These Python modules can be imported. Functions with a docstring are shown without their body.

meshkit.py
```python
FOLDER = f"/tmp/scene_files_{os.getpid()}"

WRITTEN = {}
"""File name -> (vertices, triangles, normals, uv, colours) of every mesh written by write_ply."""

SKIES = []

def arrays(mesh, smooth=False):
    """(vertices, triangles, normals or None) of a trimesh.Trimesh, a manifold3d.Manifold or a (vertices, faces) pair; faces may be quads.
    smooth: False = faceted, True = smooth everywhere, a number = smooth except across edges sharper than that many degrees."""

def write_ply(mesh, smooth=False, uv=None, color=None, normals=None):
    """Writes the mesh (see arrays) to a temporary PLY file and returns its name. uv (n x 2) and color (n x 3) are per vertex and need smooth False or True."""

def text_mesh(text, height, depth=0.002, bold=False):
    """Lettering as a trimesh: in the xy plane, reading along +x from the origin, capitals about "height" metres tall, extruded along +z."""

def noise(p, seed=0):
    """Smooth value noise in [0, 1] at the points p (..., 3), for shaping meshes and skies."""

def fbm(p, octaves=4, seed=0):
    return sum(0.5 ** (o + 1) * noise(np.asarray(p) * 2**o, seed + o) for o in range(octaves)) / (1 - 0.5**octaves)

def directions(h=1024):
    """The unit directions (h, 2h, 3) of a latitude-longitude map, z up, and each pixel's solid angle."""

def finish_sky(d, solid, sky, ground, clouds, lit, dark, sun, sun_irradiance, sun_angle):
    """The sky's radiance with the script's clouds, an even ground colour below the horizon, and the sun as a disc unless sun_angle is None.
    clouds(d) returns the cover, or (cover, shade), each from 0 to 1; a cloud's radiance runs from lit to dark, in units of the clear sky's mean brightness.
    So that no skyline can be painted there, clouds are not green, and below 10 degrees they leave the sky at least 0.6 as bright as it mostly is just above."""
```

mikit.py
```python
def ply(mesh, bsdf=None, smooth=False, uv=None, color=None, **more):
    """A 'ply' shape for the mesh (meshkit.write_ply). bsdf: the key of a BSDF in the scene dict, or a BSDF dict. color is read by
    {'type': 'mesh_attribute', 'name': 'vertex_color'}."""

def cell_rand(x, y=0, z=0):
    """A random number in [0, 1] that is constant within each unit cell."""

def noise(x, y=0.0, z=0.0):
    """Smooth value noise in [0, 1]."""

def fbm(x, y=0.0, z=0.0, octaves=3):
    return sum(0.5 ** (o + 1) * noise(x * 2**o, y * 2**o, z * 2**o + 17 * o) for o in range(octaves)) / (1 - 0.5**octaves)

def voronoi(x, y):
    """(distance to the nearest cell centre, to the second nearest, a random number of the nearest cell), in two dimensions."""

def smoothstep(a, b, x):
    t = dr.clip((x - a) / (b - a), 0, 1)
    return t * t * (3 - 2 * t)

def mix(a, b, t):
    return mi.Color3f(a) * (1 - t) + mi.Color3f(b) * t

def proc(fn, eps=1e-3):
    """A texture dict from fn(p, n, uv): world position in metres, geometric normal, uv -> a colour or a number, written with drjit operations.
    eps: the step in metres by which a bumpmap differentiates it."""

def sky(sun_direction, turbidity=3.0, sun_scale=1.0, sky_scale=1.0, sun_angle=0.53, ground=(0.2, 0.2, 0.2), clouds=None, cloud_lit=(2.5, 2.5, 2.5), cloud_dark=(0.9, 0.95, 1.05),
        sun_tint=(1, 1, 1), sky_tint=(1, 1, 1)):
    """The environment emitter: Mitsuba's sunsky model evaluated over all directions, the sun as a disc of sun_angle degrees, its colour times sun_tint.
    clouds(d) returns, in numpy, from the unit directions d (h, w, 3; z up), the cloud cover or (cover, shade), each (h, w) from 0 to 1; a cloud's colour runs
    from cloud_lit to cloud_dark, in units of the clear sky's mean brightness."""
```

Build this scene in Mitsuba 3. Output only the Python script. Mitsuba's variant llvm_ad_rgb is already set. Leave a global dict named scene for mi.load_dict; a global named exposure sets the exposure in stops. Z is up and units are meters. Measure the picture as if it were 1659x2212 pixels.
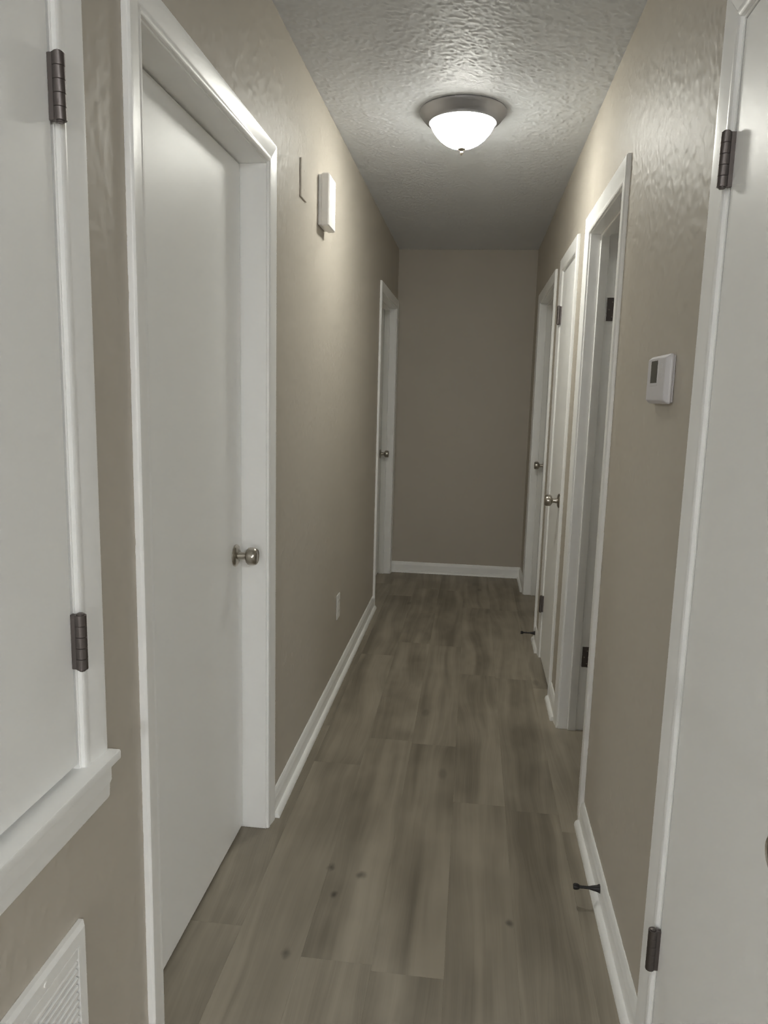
import math, random
import numpy as np, trimesh, drjit as dr, mitsuba as mi
import mikit, meshkit
from mikit import proc, noise, fbm, smoothstep, mix, cell_rand, voronoi
from shapely.geometry import Polygon, box as sbox
from shapely.ops import unary_union
T = mi.ScalarTransform4f
scene, labels = {}, {}
rng = random.Random(7)

# ------------------------------------------------------------------ camera, light, exposure
exposure = 2.4
W, L, H = 1.0333, 5.78, 2.4864          # hallway width, far wall, ceiling height
MOUTH = 0.30                            # where the hallway opens into the unseen room lighting it from behind the camera
CAM = np.array([0.6112, 0.0, 1.4036])
YAW, PITCH, ROLL, FPX = -0.1161, -0.1576, 0.0263, 1595.9
cy, sy, cp, sp = math.cos(YAW), math.sin(YAW), math.cos(PITCH), math.sin(PITCH)
FWD = np.array([sy * cp, cy * cp, sp])
R0 = np.array([cy, -sy, 0.0]); U0 = np.cross(R0, FWD)
UP = U0 * math.cos(ROLL) - R0 * math.sin(ROLL)
scene['camera'] = {'type': 'perspective', 'fov': 2 * math.degrees(math.atan(829.5 / FPX)), 'fov_axis': 'x', 'near_clip': 0.02, 'far_clip': 60.0,
                   'to_world': T().look_at(origin=CAM.tolist(), target=(CAM + FWD).tolist(), up=UP.tolist())}
LAMP_HALL = (8.1, 8.05, 7.35)           # radiance of the glass bowl in the hallway
LAMP_UNSEEN_ROOM = (47.5, 49.0, 49.5)             # radiance of the unseen side bowls behind the camera, lighting the near doors
LAMP_UNSEEN_AXIS = (15.0, 15.0, 14.8)          # radiance of the unseen floor lamp behind the camera, lighting the far wall

# ------------------------------------------------------------------ materials
def rgb(c):
    return {'type': 'rgb', 'value': list(c)}

def principled(name, color, rough, spec=0.5, metallic=0.0, bump=None, bump_scale=1.0, **kw):
    b = {'type': 'principled', 'base_color': color if isinstance(color, dict) else rgb(color), 'roughness': rough, 'metallic': metallic, **kw}
    if not metallic:
        b['specular'] = spec
    if bump is not None:
        b = {'type': 'bumpmap', 'arbitrary': bump, 'scale': bump_scale, 'bsdf': b}
    scene[name] = {'type': 'twosided', 'bsdf': b}

def wall_color(p, n, uv):
    t = fbm(p.x * 1.7, p.y * 1.7, p.z * 1.7, 3)
    return mix((0.440, 0.405, 0.350), (0.475, 0.437, 0.380), t)

def ceiling_color(p, n, uv):
    t = fbm(p.x * 3, p.y * 3, p.z * 3, 3)
    return mix((0.60, 0.615, 0.635), (0.65, 0.665, 0.685), t)

PLANK_W, PLANK_L, ROW0 = 0.18, 1.22, 0.06
KNOTS = [(0.247, 1.992, 0.009), (0.279, 1.873, 0.008), (0.199, 1.637, 0.010), (0.342, 1.970, 0.011), (0.768, 1.830, 0.008)]
KNOWN_OFF = {1: 2.85, 2: 1.61}

def row_offset(r):
    return KNOWN_OFF[r] if r in KNOWN_OFF else random.Random(100 + r).uniform(0, PLANK_L)

def plank_color(p, n, uv):
    row = dr.floor((p.x - ROW0) / PLANK_W)
    off = mi.Float(0)
    for r in range(-3, 8):
        off = dr.select(dr.abs(row - r) < 0.5, row_offset(r), off)
    col = dr.floor((p.y - off) / PLANK_L)
    r1, r2, r3 = cell_rand(row + 31, col + 17, 1), cell_rand(row + 31, col + 17, 2), cell_rand(row + 31, col + 17, 3)
    warp = (fbm(p.x * 6 + r1 * 40, p.y * 1.3 + r2 * 30, 0, 3) - 0.5) * 0.10
    x = p.x + warp
    broad = fbm(x * 16 + r2 * 50, p.y * 0.9 + r1 * 20, r3 * 9, 3)
    streak = fbm(x * 60 + r1 * 50, p.y * 1.6 + r2 * 20, r3 * 7, 3)
    fine = noise(x * 420 + r3 * 90, p.y * 9, r1 * 5)
    mott = fbm(p.x * 9 + r3 * 20, p.y * 5, r2 * 20, 3)
    t = 0.50 + (broad - 0.5) * 1.25 + (streak - 0.5) * 0.40 + (fine - 0.5) * 0.12 + (mott - 0.5) * 0.75 + (r3 - 0.5) * 0.12
    base = mix((0.160, 0.140, 0.108), (0.330, 0.294, 0.236), dr.clip(t, 0, 1))
    k = mi.Float(0)
    for kx, ky, kr in KNOTS:
        d = dr.sqrt(dr.square((p.x - kx) / kr) + dr.square((p.y - ky) / (kr * 1.6))) + (noise(p.x * 90, p.y * 60) - 0.5) * 0.7
        k = dr.maximum(k, 1 - smoothstep(-0.1, 1.7, d))
    vx, _, vr = voronoi(p.x * 3.1 + 5.3, p.y * 1.3 + 2.1)
    k = dr.maximum(k, (1 - smoothstep(0.02, 0.07, vx)) * dr.select(vr > 0.7, 0.4, 0.0))
    return mix(base, base * 0.42, k)

def plank_bump(p, n, uv):
    return noise(p.x * 420, p.y * 12, 0) * 0.00022 + noise(p.x * 150, p.y * 6, 3) * 0.0002

principled('mat_wall', proc(wall_color), 0.50, 0.30)
principled('mat_ceiling', proc(ceiling_color), 0.58, 0.35)
principled('mat_plank', proc(plank_color), 0.50, 0.40, bump=proc(plank_bump, 5e-4))
principled('mat_unseen_floor', (0.050, 0.048, 0.046), 0.9, 0.1)
principled('mat_subfloor', (0.03, 0.026, 0.022), 0.8, 0.2)
principled('mat_trim', (0.80, 0.802, 0.79), 0.36, 0.5)
principled('mat_door', (0.82, 0.825, 0.815), 0.42, 0.4)
principled('mat_plastic', (0.72, 0.71, 0.69), 0.38, 0.5)
principled('mat_thermostat', (0.56, 0.545, 0.56), 0.40, 0.5)
principled('mat_lcd', (0.055, 0.058, 0.050), 0.22, 0.5)
principled('mat_slot', (0.02, 0.02, 0.02), 0.6, 0.3)
principled('mat_nickel', (0.46, 0.43, 0.38), 0.24, metallic=1.0)
principled('mat_pan', (0.40, 0.40, 0.42), 0.50, metallic=1.0)
principled('mat_hinge', (0.17, 0.152, 0.148), 0.42, metallic=1.0)
principled('mat_black', (0.012, 0.011, 0.011), 0.45, 0.4)
principled('mat_glass', (0.85, 0.84, 0.80), 0.25, 0.5)

# ------------------------------------------------------------------ helpers
def key_of(name):
    if name not in scene and name not in labels:
        return name
    i = 1
    while f'{name}_{i:03d}' in scene or f'{name}_{i:03d}' in labels:
        i += 1
    return f'{name}_{i:03d}'

def obj(name, mesh, mat, parent=None, smooth=False, **more):
    key = key_of(f'{parent}__{name}' if parent else name)
    scene[key] = mikit.ply(mesh, mat, smooth=smooth, **more)
    return key

def thing(name, label, category, kind=None, group=None):
    key = key_of(name)
    labels[key] = {'label': label, 'category': category}
    if kind: labels[key]['kind'] = kind
    if group: labels[key]['group'] = group
    return key

def structure(name, label, category):
    return thing(name, label, category, 'structure')

def part_label(key, text):
    labels[key] = {'label': text}

def bx(x0, x1, y0, y1, z0, z1):
    m = trimesh.creation.box((x1 - x0, y1 - y0, z1 - z0))
    m.apply_translation(((x0 + x1) / 2, (y0 + y1) / 2, (z0 + z1) / 2))
    return m

def chamfer_box(x0, x1, y0, y1, z0, z1, c=0.002):
    """Box with chamfered edges, as the hull of 24 corner points."""
    pts = []
    for sx in (0, 1):
        for s2 in (0, 1):
            for sz in (0, 1):
                X, Y, Z = (x0, x1)[sx], (y0, y1)[s2], (z0, z1)[sz]
                dx, dy, dz = (c, -c)[sx], (c, -c)[s2], (c, -c)[sz]
                pts += [(X, Y + dy, Z + dz), (X + dx, Y, Z + dz), (X + dx, Y + dy, Z)]
    return trimesh.convex.convex_hull(np.array(pts))

def lathe(profile, n=40):
    """Profile of (radius, height) revolved about z, closed at radius 0 where it starts or ends there."""
    return trimesh.creation.revolve(np.array(profile, float), sections=n)

def join(*ms):
    return trimesh.util.concatenate(list(ms))

def side(mesh, s):
    """Meshes for a side wall are modelled with x = distance out from the wall into the hallway; s = 'L' or 'R'."""
    m = mesh.copy()
    if s == 'R':
        M = np.eye(4); M[0, 0] = -1; M[0, 3] = W
        m.apply_transform(M)
    return m

def loft(a, b):
    """Solid between two matching closed rings of points."""
    a, b = np.asarray(a, float), np.asarray(b, float); n = len(a)
    v = np.vstack([a, b]); i = np.arange(n); j = (i + 1) % n
    f = np.vstack([np.stack([i, j, j + n], 1), np.stack([i, j + n, i + n], 1)])
    # caps by ear clipping the profile in its own plane
    from shapely.geometry import Polygon as P
    d = a - a.mean(0); _, _, vt = np.linalg.svd(d, full_matrices=False)
    q = d @ vt[:2].T
    vv, ff = trimesh.creation.triangulate_polygon(P(q), engine='earcut')
    near = np.array([np.argmin(((q - x) ** 2).sum(1)) for x in vv]); ff = near[ff]
    m = trimesh.Trimesh(v, np.vstack([f, ff, ff[:, ::-1] + n]), process=False)
    trimesh.repair.fix_normals(m)
    return m

def casing_profile(w, t=0.0145):
    return [(0, 0), (0, .0075), (.003, .0095), (.009, .0105), (.013, .0092), (.017, .0098), (w * .55, t * .86), (w - .012, t), (w - .004, t), (w - .001, t - .003), (w, t - .006), (w, 0)]

def frame_trim(s, name, label, yn, yf, zi, w, legs='nf', z0=0.0, head=True, depth=0.115, stop=None, jamb=True, z_bottom=0.0):
    """Casing with mitred corners round an opening yn..yf up to zi (casing inner edge), with jambs and stops. Parts of one trim."""
    t = structure(name, label, 'door frame')
    pr = casing_profile(w)
    def put(nm, m, sm=30):
        return obj(nm, side(m, s), 'mat_trim', t, smooth=sm)
    if 'n' in legs:
        put('casing', loft([(v, yn - a, z0) for a, v in pr], [(v, yn - a, zi + a) for a, v in pr]))
    if 'f' in legs:
        put('casing', loft([(v, yf + a, z0) for a, v in pr], [(v, yf + a, zi + a) for a, v in pr]))
    if head:
        put('head_casing', loft([(v, yn - a + 0.0006, zi + a) for a, v in pr], [(v, yf + a - 0.0006, zi + a) for a, v in pr]))
    rv = 0.005                                   # reveal
    if jamb:
        jt = 0.018
        put('jamb', chamfer_box(-depth, 0.001, yn - rv - jt + 0.010, yn + rv, z_bottom, zi - rv, .0012), False)
        put('jamb', chamfer_box(-depth, 0.001, yf - rv, yf + rv + jt - 0.010, z_bottom, zi - rv, .0012), False)
        put('head_jamb', chamfer_box(-depth, 0.001, yn - rv - jt + 0.010, yf + rv + jt - 0.010, zi - rv, zi + jt - 0.008, .0012), False)
    if stop:
        a, b = stop                              # depth range of the stop behind the wall face
        put('stop', chamfer_box(-b, -a, yn + rv, yn + rv + .011, z_bottom, zi - rv, .002), False)
        put('stop', chamfer_box(-b, -a, yf - rv - .011, yf - rv, z_bottom, zi - rv, .002), False)
        put('head_stop', chamfer_box(-b, -a, yn + rv + .011, yf - rv - .011, zi - rv - .011, zi - rv, .002), False)
    return t

def knob(parent, s, x, y, z):
    """Rose, neck and barrel knob along x (outwards from depth x)."""
    k = obj('knob', knob_mesh([(0.0, .030), (.0105, .030), (.0115, .033), (.0205, .036), (.0255, .041), (.0272, .047), (.0268, .058), (.0245, .0645), (.021, .067), (.0195, .0655), (.010, .0665), (0, .0665)], s, x, y, z), 'mat_nickel', parent, smooth=40)
    part_label(k, 'satin nickel round door knob')
    obj('neck', knob_mesh([(0, .004), (.0135, .004), (.0115, .012), (.0105, .031), (0, .031)], s, x, y, z), 'mat_nickel', k, smooth=40)
    obj('rose', knob_mesh([(0, 0), (.0330, 0), (.0335, .002), (.0320, .005), (.026, .0085), (.015, .010), (0, .010)], s, x, y, z), 'mat_nickel', k, smooth=40)

def knob_mesh(profile, s, x, y, z):
    m = lathe(profile, 48)
    m.apply_transform(trimesh.transformations.rotation_matrix(math.pi / 2, [0, 1, 0]))
    m.apply_translation((x, y, z))
    return side(m, s)

def hinge(parent, s, x, y, z0, z1, leaf_dir=-1):
    """Butt hinge seen from its barrel: five knuckles on a pin, and the folded leaves behind it. Parts of the door."""
    r, n = 0.0088, 5
    h = (z1 - z0) / n
    ks = []
    for i in range(n):
        a, b = z0 + i * h + 0.0002, z0 + (i + 1) * h - 0.0002
        c = lathe([(0, a), (r - .0004, a), (r, a + .0004), (r, b - .0004), (r - .0004, b), (0, b)], 24)
        c.apply_translation((x, y, 0)); ks.append(c)
    leaves = [chamfer_box(0.0005, x - 0.002, y - 0.0042, y - 0.0006, z0, z1, .0006), chamfer_box(0.0005, x - 0.002, y + 0.0006, y + 0.0042, z0, z1, .0006)]
    hk = obj('hinge', side(join(*leaves), s), 'mat_hinge', parent)
    part_label(hk, 'dull nickel hinge')
    for c in ks:
        obj('knuckle', side(c, s), 'mat_hinge', hk, smooth=40)
    pin = lathe([(0, z0 - .003), (.0045, z0 - .003), (.006, z0 - .001), (.006, z0), (.0045, z0 + .001), (.0045, z1 - .001), (.0065, z1), (.0065, z1 + .0015), (.004, z1 + .003), (0, z1 + .003)], 20)
    pin.apply_translation((x, y, 0))
    obj('pin', side(pin, s), 'mat_hinge', hk, smooth=40)

def wall_panel(x0, x1, y0, y1, holes, z0=0.0, z1=H):
    """Wall slab in the y-z plane between x0 and x1 with rectangular openings (ya, yb, za, zb)."""
    p = sbox(y0, z0, y1, z1)
    for ya, yb, za, zb in holes:
        p = p.difference(sbox(ya, za, yb, zb))
    parts = []
    for g in getattr(p, 'geoms', [p]):
        m = trimesh.creation.extrude_polygon(g, x1 - x0, engine='earcut')
        M = np.array([[0, 0, 1, x0], [1, 0, 0, 0], [0, 1, 0, 0], [0, 0, 0, 1.0]])
        m.apply_transform(M); parts.append(m)
    return join(*parts)

def relief(a, z, seed, f):
    """Orange peel or stipple: blobs standing out of the surface, from -0.5 to about 1."""
    P = lambda k, s: np.stack([a * k * f, z * k * f, np.full_like(a, s)], -1)
    n1 = meshkit.noise(P(74, 0.3), seed); n2 = meshkit.noise(P(130, 5.1), seed + 1); n3 = meshkit.noise(P(33, 9.7), seed + 2)
    t = np.clip((n1 - 0.42) / 0.33, 0, 1)
    return t * t * (3 - 2 * t) * 0.75 + n2 * 0.45 + n3 * 0.5 - 0.75

def skin(axis, at, out, aa, bb, holes, amp, seed):
    """Grid over (aa x bb) standing at "at" on the axis, relieved along out (+1 or -1); cells inside holes are left away. Returns vertices, faces."""
    A, B = np.meshgrid(aa, bb, indexing='ij')
    d = at + out * amp * relief(A, B, seed, 1.0 if axis == 0 else 1.4)
    v = np.stack([d, A, B] if axis == 0 else [B, A, d], -1).reshape(-1, 3)
    nb = len(bb); i, j = np.meshgrid(np.arange(len(aa) - 1), np.arange(nb - 1), indexing='ij')
    ca, cb = (aa[:-1] + aa[1:])[i] / 2, (bb[:-1] + bb[1:])[j] / 2
    keep = np.ones(i.shape, bool)
    for a0, a1, b0, b1 in holes:
        keep &= ~((ca > a0) & (ca < a1) & (cb > b0) & (cb < b1))
    i, j = i[keep], j[keep]; q = i * nb + j
    f = np.vstack([np.stack([q, q + nb, q + nb + 1], 1), np.stack([q, q + nb + 1, q + 1], 1)])
    used = np.unique(f); m = np.full(len(v), -1); m[used] = np.arange(len(used))
    m_ = trimesh.Trimesh(v[used], m[f], process=False)
    want = np.array([out, 0, 0] if axis == 0 else [0, 0, out])
    if (m_.face_normals[:2000] @ want).mean() < 0:
        m_.invert()
    return m_

def flat_shaded(m):
    """The same mesh with no shared vertices, so that smooth shading leaves its faces flat."""
    return trimesh.Trimesh(m.triangles.reshape(-1, 3), np.arange(3 * len(m.faces)).reshape(-1, 3), process=False)

def steps(a, b, s0, s1):
    """From a to b with steps growing from s0 to s1."""
    n = int((b - a) / ((s0 + s1) / 2)); t = np.linspace(0, 1, n)
    k = s0 / (s0 + s1)
    return a + (b - a) * (2 * k * t + (1 - 2 * k) * t * t)

# ------------------------------------------------------------------ the openings (all measured along y)
ZI = 2.045                                         # inner edge of the head casings
CL = dict(yn=0.40, yf=1.062, w=0.064)              # closet on the left, short door above the air grille
DL = dict(yn=1.338, yf=2.158, w=0.060)             # first left door
FL = dict(yn=4.775, yf=5.690, w=0.060)             # far left door
CR = dict(yn=0.720, yf=1.412, w=0.066)             # closet on the right
DR = dict(yn=2.410, yf=3.080, w=0.068)             # second right door, open inwards
ER = dict(yn=3.455, yf=3.960, w=0.062)             # narrow linen closet
FR = dict(yn=4.330, yf=5.280, w=0.060)             # far right door
def hole(d, zb=ZI + .008, za=0.0):
    return (d['yn'] - .012, d['yf'] + .012, za, zb)

TH = 0.12
structure('wall_left', 'greige orange peel wall on the left of the hallway, with two doors and a closet', 'wall')
HL, HR = [hole(CL, za=0.785), hole(DL), hole(FL)], [hole(CR), hole(DR), hole(ER), hole(FR)]
YG, ZG = steps(MOUTH, L, .0042, .0085), np.linspace(0, H, 430)
scene['wall_left'] = mikit.ply(join(skin(0, 0.0, 1, YG, ZG, HL, .0013, 11), flat_shaded(wall_panel(-TH, -.001, MOUTH, L + TH, HL))), 'mat_wall', smooth=True)
structure('wall_right', 'greige orange peel wall on the right of the hallway, holding the thermostat', 'wall')
scene['wall_right'] = mikit.ply(join(skin(0, W, -1, YG, ZG, HR, .0013, 23), flat_shaded(wall_panel(W + .001, W + TH, MOUTH, L + TH, HR))), 'mat_wall', smooth=True)
structure('wall_back', 'plain greige wall closing the far end of the hallway', 'wall')
scene['wall_back'] = mikit.ply(bx(-TH - .5, W + TH + .5, L, L + TH, 0, H + .001), 'mat_wall')
structure('ceiling', 'off white stippled hallway ceiling around the round lamp', 'ceiling')
scene['ceiling'] = mikit.ply(join(skin(2, H, -1, steps(1.0, L + .01, .0042, .0075), np.linspace(-.01, W + .01, 240), [], .0023, 37),
                                 flat_shaded(bx(-2.6, 3.6, -4.3, L + TH, H + .002, H + 0.1))), 'mat_ceiling', smooth=True)

# unseen room placed to light the hallway, and what is behind the doors
def room_wall(name, label, m):
    structure(name, label, 'wall'); scene[name] = mikit.ply(m, 'mat_wall')
room_wall('wall_unseen_rear', 'unseen greige far wall of the room lighting the hallway from behind the camera', bx(-2.6, 3.6, -4.3, -4.2, 0, H))
room_wall('wall_unseen_west', 'unseen greige side wall of the room lighting the hallway from behind the camera, west side', bx(-2.6, -2.5, -4.2, MOUTH, 0, H))
room_wall('wall_unseen_east', 'unseen greige side wall of the room lighting the hallway from behind the camera, east side', bx(3.5, 3.6, -4.2, MOUTH, 0, H))
room_wall('wall_unseen_front_west', 'unseen greige wall beside the hallway mouth, west of it', bx(-2.6, -TH, MOUTH, MOUTH + TH, 0, H))
room_wall('wall_unseen_front_east', 'unseen greige wall beside the hallway mouth, east of it', bx(W + TH, 3.6, MOUTH, MOUTH + TH, 0, H))
room_wall('wall_bath', 'greige walls of the dark room behind the open right door',
          join(bx(W + TH, W + 1.9, 2.05, 2.15, 0, H), bx(W + TH, W + 1.9, 3.70, 3.80, 0, H), bx(W + 1.9, W + 2.0, 2.05, 3.80, 0, H)))
room_wall('wall_closet', 'plain backing of the closets and rooms behind the closed doors',
          join(bx(-0.80, -0.75, MOUTH + TH, 6.2, 0, H), bx(W + 0.70, W + 0.75, MOUTH + TH, 2.05, 0, H), bx(W + 0.70, W + 0.75, 3.80, 6.2, 0, H)))

# ------------------------------------------------------------------ floor: subfloor and vinyl planks
structure('floor', 'grey brown wood look plank floor running down the hallway', 'floor')
scene['floor'] = mikit.ply(bx(-2.6, 3.6, -4.3, L + TH, -0.05, -0.0062), 'mat_subfloor')
def plank_mesh(x0, x1, y0, y1):
    c, g = 0.00025, 0.00003
    x0, x1, y0, y1 = x0 + g, x1 - g, y0 + g, y1 - g
    top = [(x0 + c, y0 + c, 0), (x1 - c, y0 + c, 0), (x1 - c, y1 - c, 0), (x0 + c, y1 - c, 0)]
    mid = [(x0, y0, -c), (x1, y0, -c), (x1, y1, -c), (x0, y1, -c)]
    low = [(a, b, -0.006) for a, b, _ in mid]
    v = np.array(top + mid + low); f = [(0, 1, 2), (0, 2, 3)]
    for o in (0, 4):
        for i in range(4):
            j = (i + 1) % 4
            f += [(o + i, o + 4 + i, o + 4 + j), (o + i, o + 4 + j, o + j)]
    return trimesh.Trimesh(v, f, process=False)
Y0, Y1 = -0.35, L + 0.0
for r in range(-2, 8):
    o = row_offset(r)
    a = o + PLANK_L * math.floor((Y0 - o) / PLANK_L)
    x0 = ROW0 + r * PLANK_W
    while a < Y1:
        ya, yb = max(a, Y0), min(a + PLANK_L, Y1)
        if yb - ya > .02:
            obj('plank', plank_mesh(x0, x0 + PLANK_W, ya, yb), 'mat_plank', 'floor')
        a += PLANK_L
XL, XR = ROW0 - 2 * PLANK_W, ROW0 + 8 * PLANK_W
k = obj('side_planks', join(bx(-2.5, XL, Y0, L, -.006, -.0003), bx(XR, 3.5, Y0, L, -.006, -.0003)), 'mat_plank', 'floor')
labels[k] = {'label': 'the rest of the planks, in the rooms beside the hallway', 'kind': 'stuff'}
k = obj('unseen_dark_floor', bx(-2.5, 3.5, -4.2, Y0, -.006, .004), 'mat_unseen_floor', 'floor')  # unseen dark floor, placed to keep light bounced into the hallway low
labels[k] = {'label': 'unseen dark floor behind the camera, placed to cut bounced light', 'kind': 'stuff'}

# ------------------------------------------------------------------ baseboards with shoe moulding
BASE = [(0, 0.0), (.0125, 0.0), (.0125, .060), (.0118, .064), (.0090, .070), (.0082, .076), (.0060, .081), (.0030, .085), (0, .0855)]
SHOE = [(.0125, 0), (.0285, 0), (.0283, .004), (.0270, .009), (.0245, .0135), (.0205, .017), (.0160, .0188), (.0125, .019)]
def baseboard(key, s, spans):
    for ya, yb in spans:
        b = obj('board', side(loft([(v, ya, z) for v, z in BASE], [(v, yb, z) for v, z in BASE]), s), 'mat_trim', key, smooth=35)
        obj('shoe_molding', side(loft([(v, ya, z) for v, z in SHOE], [(v, yb, z) for v, z in SHOE]), s), 'mat_trim', key, smooth=35)
structure('baseboard_left', 'white baseboard and shoe molding along the left wall', 'baseboard')
baseboard('baseboard_left', 'L', [(CL['yf'] - .3, DL['yn'] - DL['w'] - .001), (DL['yf'] + DL['w'] + .001, FL['yn'] - FL['w'] - .001)])
structure('baseboard_right', 'white baseboard and shoe molding along the right wall', 'baseboard')
baseboard('baseboard_right', 'R', [(CR['yf'] + CR['w'] + .001, DR['yn'] - DR['w'] - .001), (DR['yf'] + DR['w'] + .001, ER['yn'] - ER['w'] - .001),
                                   (ER['yf'] + ER['w'] + .001, FR['yn'] - FR['w'] - .001), (FR['yf'] + FR['w'] + .001, L - .002)])
structure('baseboard_back', 'white baseboard and shoe molding across the far wall', 'baseboard')
for prof, nm in ((BASE, 'board'), (SHOE, 'shoe_molding')):
    obj(nm, loft([(0.001, L - v, z) for v, z in prof], [(W - 0.001, L - v, z) for v, z in prof]), 'mat_trim', 'baseboard_back', smooth=35)

# ------------------------------------------------------------------ ceiling lamps
def ceiling_light(label, x, y, radiance, group=None):
    t = thing('ceiling_light', label, 'ceiling light', group=group)
    def at(profile, n=72):
        m = lathe([(r, H - z) for r, z in profile], n); m.apply_translation((x, y, 0)); return m
    pan = [(0, 0.0), (.166, 0.0), (.168, .004), (.166, .010), (.161, .015), (.157, .021), (.150, .030), (.142, .038), (.134, .043), (.130, .045), (.127, .043), (.127, .030), (0, .030)]
    p = obj('pan', at(pan), 'mat_pan', t, smooth=35)
    part_label(p, 'brushed nickel pan')
    bowl = [(.1255, .041), (.1250, .046), (.1215, .055), (.1140, .068), (.1020, .084), (.0870, .100), (.0690, .114), (.0480, .125), (.0250, .132), (0, .1345)]
    c = np.array([x, y, H - .05])
    def glow(nm, prof, k, parent):               # glow split into bands, dimmer at the rim to keep ceiling and upper walls darker
        b = at(prof)
        if ((b.triangles_center - c) * b.face_normals).sum() < 0:
            b.invert()
        return obj(nm, b, 'mat_glass', parent, smooth=True, emitter={'type': 'area', 'radiance': rgb([k * v for v in radiance])})
    k = glow('bowl', bowl[5:], 2.3, t)
    glow('shoulder', bowl[3:6], 1.15, k)
    glow('rim', bowl[:4], 0.14, k)
    part_label(k, 'glowing white glass bowl')
    fin = [(0, .126), (.0130, .128), (.0150, .133), (.0140, .138), (.0080, .141), (.0052, .144), (.0068, .149), (.0066, .153), (.0036, .158), (0, .159)]
    f = obj('finial', at(fin, 28), 'mat_nickel', t, smooth=35)
    part_label(f, 'small metal finial')
ceiling_light('round flush ceiling lamp with glowing white bowl and nickel pan', 0.520, 3.060, LAMP_HALL)
ceiling_light('unseen round bowl ceiling lamp behind the camera, west of the hallway, lighting the near right wall', -1.20, -1.90, [0.85 * v for v in LAMP_UNSEEN_ROOM])  # out of view, placed to light the right closet door and wall
ceiling_light('unseen round bowl ceiling lamp behind the camera, east of the hallway, lighting the near left wall', 2.00, -2.20, [1.35 * v for v in LAMP_UNSEEN_ROOM])  # out of view, placed to light the left closet and first left door

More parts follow.
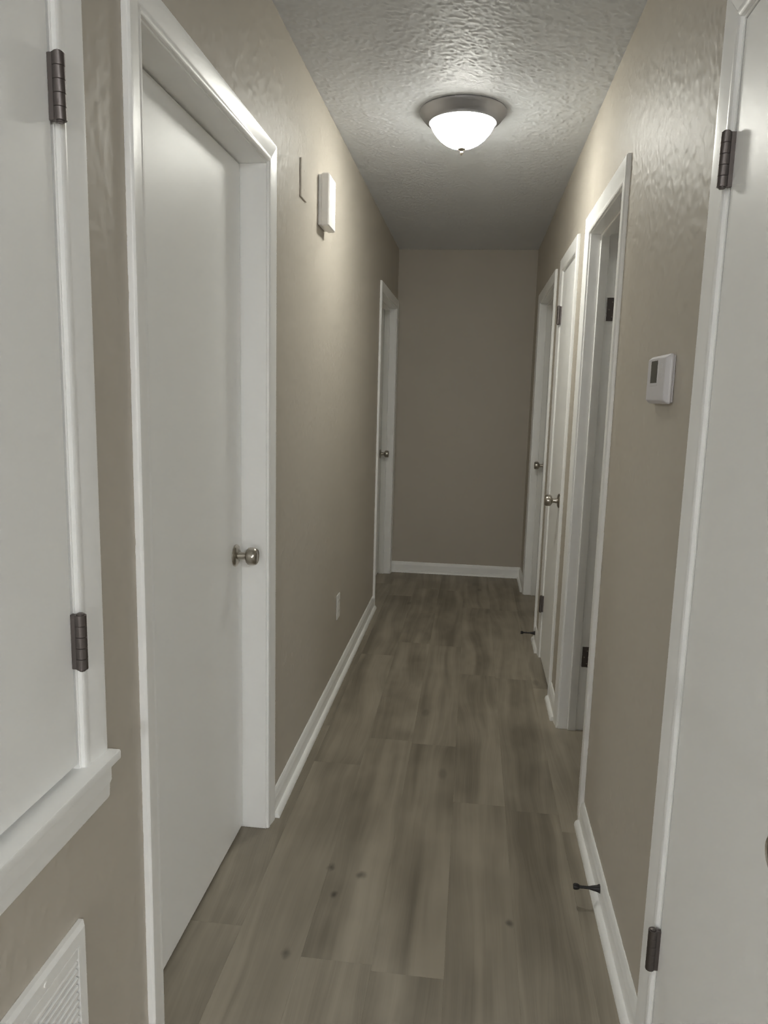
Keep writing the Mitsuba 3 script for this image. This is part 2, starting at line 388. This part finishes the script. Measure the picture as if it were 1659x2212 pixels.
# unseen floor lamp behind the camera, placed to light the far end of the hallway
t = thing('unseen_floor_lamp', 'unseen tall lamp with a glowing drum shade behind the camera, lighting the far end of the hallway', 'floor lamp')
def lamp_part(nm, profile, mat, **kw):
    m = lathe(profile, 48); m.apply_translation((0.60, -3.70, 0))
    return obj(nm, m, mat, t, smooth=35, **kw)
lamp_part('base', [(0, 0), (.14, 0), (.14, .015), (.12, .025), (.02, .032), (0, .032)], 'mat_nickel')
lamp_part('pole', [(0, .028), (.011, .028), (.011, 1.40), (0, 1.40)], 'mat_nickel')
lamp_part('shade', [(.21, 1.18), (.17, 1.52)], 'mat_glass', emitter={'type': 'area', 'radiance': rgb(LAMP_UNSEEN_AXIS)})
lamp_part('shade_ring', [(.211, 1.172), (.213, 1.172), (.213, 1.182), (.211, 1.182), (.211, 1.172)], 'mat_nickel')

# ------------------------------------------------------------------ first left door: recessed slab, opens into its room
frame_trim('L', 'trim_1', 'white mitred casing and jamb round the first door on the left wall', DL['yn'], DL['yf'], ZI, DL['w'])
d = structure('door_1', 'flush white door nearest the camera on the left wall, with a nickel knob', 'door')
obj('slab', side(chamfer_box(-.111, -.076, DL['yn'] + .008, DL['yf'] - .008, .011, ZI - .009, .0015), 'L'), 'mat_door', d)
knob(d, 'L', -.0755, DL['yf'] - .068, 0.918)

frame_trim('L', 'trim_2', 'white casing and jamb round the far door on the left wall', FL['yn'], FL['yf'], ZI, FL['w'], stop=(.045, .086))
d = structure('door_2', 'white door at the far end of the left wall, seen edge on', 'door')
obj('slab', side(chamfer_box(-.123, -.088, FL['yn'] + .008, FL['yf'] - .008, .011, ZI - .009, .0015), 'L'), 'mat_door', d)
knob(d, 'L', -.0875, FL['yf'] - .070, 0.955)

# closet on the left: short flush door over the air grille, with sill and apron
frame_trim('L', 'trim_3', 'white casing of the short closet door at the left edge', CL['yn'], CL['yf'], ZI, CL['w'], z0=0.786, z_bottom=0.786)
sill = [(-.10, .772), (.030, .772), (.0335, .7735), (.0345, .777), (.0345, .786), (.0335, .7885), (.031, .7895), (-.10, .7875)]
ya, yb = CL['yn'] - CL['w'], CL['yf'] + CL['w'] + .004
obj('sill', side(loft([(v, ya, z) for v, z in sill], [(v, yb, z) for v, z in sill]), 'L'), 'mat_trim', 'trim_3', smooth=40)
apr = [(0, .772), (.0205, .772), (.0205, .766), (.0185, .760), (.0185, .735), (.0150, .728), (.0140, .706), (.011, .700), (0, .700)]
obj('apron', side(loft([(v, ya, z) for v, z in apr], [(v, yb - .004, z) for v, z in apr]), 'L'), 'mat_trim', 'trim_3', smooth=35)
d = structure('door_3', 'short flush white closet door at the left edge, above the sill and grille', 'door')
obj('slab', side(chamfer_box(-.034, .001, CL['yn'] + .008, CL['yf'] - .012, .800, ZI - .009, .0015), 'L'), 'mat_door', d)
for z in (1.772, 0.963):
    hinge(d, 'L', .016, CL['yf'] - .012, z, z + .089)

# closet on the right
frame_trim('R', 'trim_4', 'white casing of the closet door at the right edge', CR['yn'], CR['yf'], ZI, CR['w'])
d = structure('door_4', 'flush white closet door at the right edge, with two hinges showing', 'door')
obj('slab', side(chamfer_box(-.034, .001, CR['yn'] + .008, CR['yf'] - .012, .010, ZI - .009, .0015), 'R'), 'mat_door', d)
for z in (1.770, 0.262):
    hinge(d, 'R', .016, CR['yf'] - .012, z, z + .089)
knob(d, 'R', .001, CR['yn'] + .085, 0.905)

# second right door, swung into its room
frame_trim('R', 'trim_5', 'white casing and jamb of the open doorway past the thermostat', DR['yn'], DR['yf'], ZI, DR['w'], stop=(.038, .072), depth=.125)
d = structure('door_5', 'white door swung open into the room past the thermostat', 'door')
obj('slab', side(chamfer_box(-.125 - .60, -.128, DR['yf'] - .045, DR['yf'] - .010, .011, ZI - .009, .0015), 'R'), 'mat_door', d)
for z in (1.712, 0.285):
    lf = chamfer_box(-.112, -.079, DR['yf'] - .0075, DR['yf'] - .004, z, z + .089, .0006)
    hk = obj('hinge', side(lf, 'R'), 'mat_hinge', d)
    part_label(hk, 'dull nickel hinge leaf on the jamb')
    pin = lathe([(0, z), (.0075, z), (.0075, z + .089), (0, z + .089)], 24); pin.apply_translation((-.1185, DR['yf'] - .006, 0))
    obj('knuckle', side(pin, 'R'), 'mat_hinge', hk, smooth=40)
    for q in range(3):
        sc = lathe([(0, 0), (.0034, 0), (.0030, .0008), (0, .0010)], 16)
        sc.apply_transform(trimesh.transformations.rotation_matrix(math.pi / 2, [1, 0, 0]))
        sc.apply_translation((-.100 + (q % 2) * .012, DR['yf'] - .0075, z + .016 + q * .028))
        obj('screw', side(sc, 'R'), 'mat_nickel', hk, smooth=40)

# linen closet
frame_trim('R', 'trim_6', 'white casing of the narrow closet door in the middle of the right wall', ER['yn'], ER['yf'], ZI, ER['w'])
d = structure('door_6', 'narrow flush white closet door in the middle of the right wall', 'door')
obj('slab', side(chamfer_box(-.034, .001, ER['yn'] + .008, ER['yf'] - .012, .010, ZI - .012, .0015), 'R'), 'mat_door', d)
for z in (1.780, 0.262):
    hinge(d, 'R', .015, ER['yf'] - .012, z, z + .089)
knob(d, 'R', .001, ER['yn'] + .085, 0.928)

# far right door
frame_trim('R', 'trim_7', 'white casing and jamb round the far door on the right wall', FR['yn'], FR['yf'], ZI, FR['w'], stop=(.042, .078))
d = structure('door_7', 'white door at the far end of the right wall, seen edge on', 'door')
obj('slab', side(chamfer_box(-.115, -.080, FR['yn'] + .008, FR['yf'] - .008, .011, ZI - .009, .0015), 'R'), 'mat_door', d)
knob(d, 'R', -.0795, FR['yf'] - .075, 0.945)

# ------------------------------------------------------------------ return air grille under the left closet
g = thing('air_grille', 'white louvered return air grille low on the left wall', 'air grille')
ga, gb, gz0, gz1, bw = 0.42, 1.034, 0.070, 0.536, 0.027
def ring(y0, y1, z0, z1, w, x0, x1, c):
    out = [(x0, y0, z0), (x0, y1, z0), (x0, y1, z1), (x0, y0, z1)]
    o2 = [(x1 - c, y0, z0), (x1 - c, y1, z0), (x1 - c, y1, z1), (x1 - c, y0, z1)]
    o3 = [(x1, y0 + c, z0 + c), (x1, y1 - c, z0 + c), (x1, y1 - c, z1 - c), (x1, y0 + c, z1 - c)]
    i1 = [(x1, y0 + w, z0 + w), (x1, y1 - w, z0 + w), (x1, y1 - w, z1 - w), (x1, y0 + w, z1 - w)]
    i2 = [(x0, y0 + w, z0 + w), (x0, y1 - w, z0 + w), (x0, y1 - w, z1 - w), (x0, y0 + w, z1 - w)]
    v = np.array(out + o2 + o3 + i1 + i2); f = []
    for r in range(5):
        for i in range(4):
            j = (i + 1) % 4; a, b = 4 * r, 4 * ((r + 1) % 5)
            f += [(a + i, a + j, b + j), (a + i, b + j, b + i)]
    m = trimesh.Trimesh(v, f, process=False); trimesh.repair.fix_normals(m); return m
obj('frame', side(ring(ga, gb, gz0, gz1, bw, 0.0005, .0145, .006), 'L'), 'mat_trim', g)
zl = gz0 + bw + .010
while zl < gz1 - bw - .022:
    q = [(.0015, zl + .0112), (.0015, zl + .0122), (.0136, zl + .0066), (.0140, zl + .0058), (.0136, zl), (.0126, zl), (.0126, zl + .0056)]
    obj('louver', side(loft([(v, ga + bw - .001, z) for v, z in q], [(v, gb - bw - .004, z) for v, z in q]), 'L'), 'mat_trim', g)
    zl += .0142
obj('top_rail', side(chamfer_box(.0005, .0140, ga + bw + .001, gb - bw - .001, gz1 - bw - .022, gz1 - bw - .002, .0012), 'L'), 'mat_trim', g)
obj('backing', side(bx(.0002, .0006, ga + bw - .001, gb - bw + .001, gz0 + bw, gz1 - bw), 'L'), 'mat_slot', g)  # near-black sheet over the wall stands in for the shade between louvers
for yy in (ga + .12, gb - .12):
    sc = lathe([(0, 0), (.0045, 0), (.004, .0012), (0, .0016)], 18)
    sc.apply_transform(trimesh.transformations.rotation_matrix(math.pi / 2, [0, 1, 0])); sc.apply_translation((.0145, yy, gz1 - .016))
    obj('screw', side(sc, 'L'), 'mat_trim', g, smooth=40)

# ------------------------------------------------------------------ small fixtures on the walls
t = thing('door_chime', 'white boxed door chime high on the left wall', 'door chime')
obj('base', side(chamfer_box(.0005, .014, 2.853, 2.974, 2.026, 2.206, .002), 'L'), 'mat_plastic', t)
obj('cover', side(chamfer_box(.0120, .0430, 2.848, 2.978, 2.022, 2.210, .004), 'L'), 'mat_plastic', t)

t = thing('wall_plate', 'blank cover plate painted wall colour beside the door chime', 'wall plate')
obj('plate', side(chamfer_box(.0004, .0060, 2.556, 2.640, 2.052, 2.176, .0016), 'L'), 'mat_wall', t)
for z in (2.084, 2.144):
    sc = lathe([(0, 0), (.0034, 0), (.003, .0008), (0, .0011)], 16)
    sc.apply_transform(trimesh.transformations.rotation_matrix(math.pi / 2, [0, 1, 0])); sc.apply_translation((.006, 2.598, z))
    obj('screw', side(sc, 'L'), 'mat_wall', t, smooth=40)

t = thing('electrical_outlet', 'white duplex electrical outlet low on the left wall', 'outlet')
obj('plate', side(chamfer_box(.0004, .0062, 3.362, 3.440, .330, .450, .0022), 'L'), 'mat_plastic', t)
for z in (.366, .414):
    r_ = obj('receptacle', side(chamfer_box(.004, .0078, 3.385, 3.417, z - .014, z + .014, .0014), 'L'), 'mat_plastic', t)
    for yy in (3.394, 3.408):
        obj('slot', side(bx(.0070, .0081, yy - .001, yy + .001, z - .002, z + .007), 'L'), 'mat_slot', r_)
sc = lathe([(0, 0), (.003, 0), (.0026, .0008), (0, .0010)], 16)
sc.apply_transform(trimesh.transformations.rotation_matrix(math.pi / 2, [0, 1, 0])); sc.apply_translation((.0062, 3.401, .390))
obj('screw', side(sc, 'L'), 'mat_plastic', t, smooth=40)

t = thing('thermostat', 'pale grey thermostat with dark screen on the right wall', 'thermostat')
obj('wall_base', side(chamfer_box(.0004, .006, 1.660, 1.826, 1.402, 1.503, .002), 'R'), 'mat_thermostat', t)
def shell(x0, x1, y0, y1, z0, z1, e, r):
    """Rounded shell whose front is smaller than its back by e all round."""
    sph = trimesh.creation.icosphere(subdivisions=2, radius=r).vertices
    pts = [sph + (x0 + r, Y, Z) for Y in (y0 + r, y1 - r) for Z in (z0 + r, z1 - r)] + [sph + (x1 - r, Y, Z) for Y in (y0 + r + e, y1 - r - e) for Z in (z0 + r + e, z1 - r - e)]
    return trimesh.convex.convex_hull(np.vstack(pts))
obj('body', side(shell(.004, .0215, 1.656, 1.830, 1.399, 1.506, .005, .0055), 'R'), 'mat_thermostat', t, smooth=30)
fr = obj('screen_frame', side(chamfer_box(.0208, .0222, 1.718, 1.790, 1.438, 1.499, .0005), 'R'), 'mat_thermostat', t)
part_label(obj('screen', side(chamfer_box(.0215, .0228, 1.726, 1.784, 1.445, 1.494, .0004), 'R'), 'mat_lcd', t), 'dark grey liquid crystal screen')
for z in (1.480, 1.460):
    obj('button', side(chamfer_box(.0208, .0224, 1.686, 1.704, z - .006, z + .006, .0006), 'R'), 'mat_thermostat', t)

def door_stop(label, y, z=.048, ln=.072):
    t = thing('door_stop', label, 'door stop')
    def at(pf):
        m = lathe(pf, 28)
        m.apply_transform(trimesh.transformations.rotation_matrix(math.pi / 2, [0, 1, 0])); m.apply_translation((.0122, y, z))
        return side(m, 'R')
    obj('base', at([(0, 0), (.0120, 0), (.0120, .002), (.0095, .006), (.0075, .016), (.0052, .026), (0, .026)]), 'mat_black', t, smooth=40)
    obj('rod', at([(0, .022), (.0052, .022), (.0040, .036), (.0040, ln - .010), (0, ln - .010)]), 'mat_black', t, smooth=40)
    obj('tip', at([(0, ln - .016), (.0058, ln - .016), (.0082, ln - .011), (.0086, ln - .003), (.0070, ln), (0, ln)]), 'mat_black', t, smooth=40)
door_stop('black rigid door stop on the baseboard below the thermostat, nearest the camera', 1.942, .052)
door_stop('small black door stop on the baseboard between the two farthest right doors', 4.20, .060, .082)
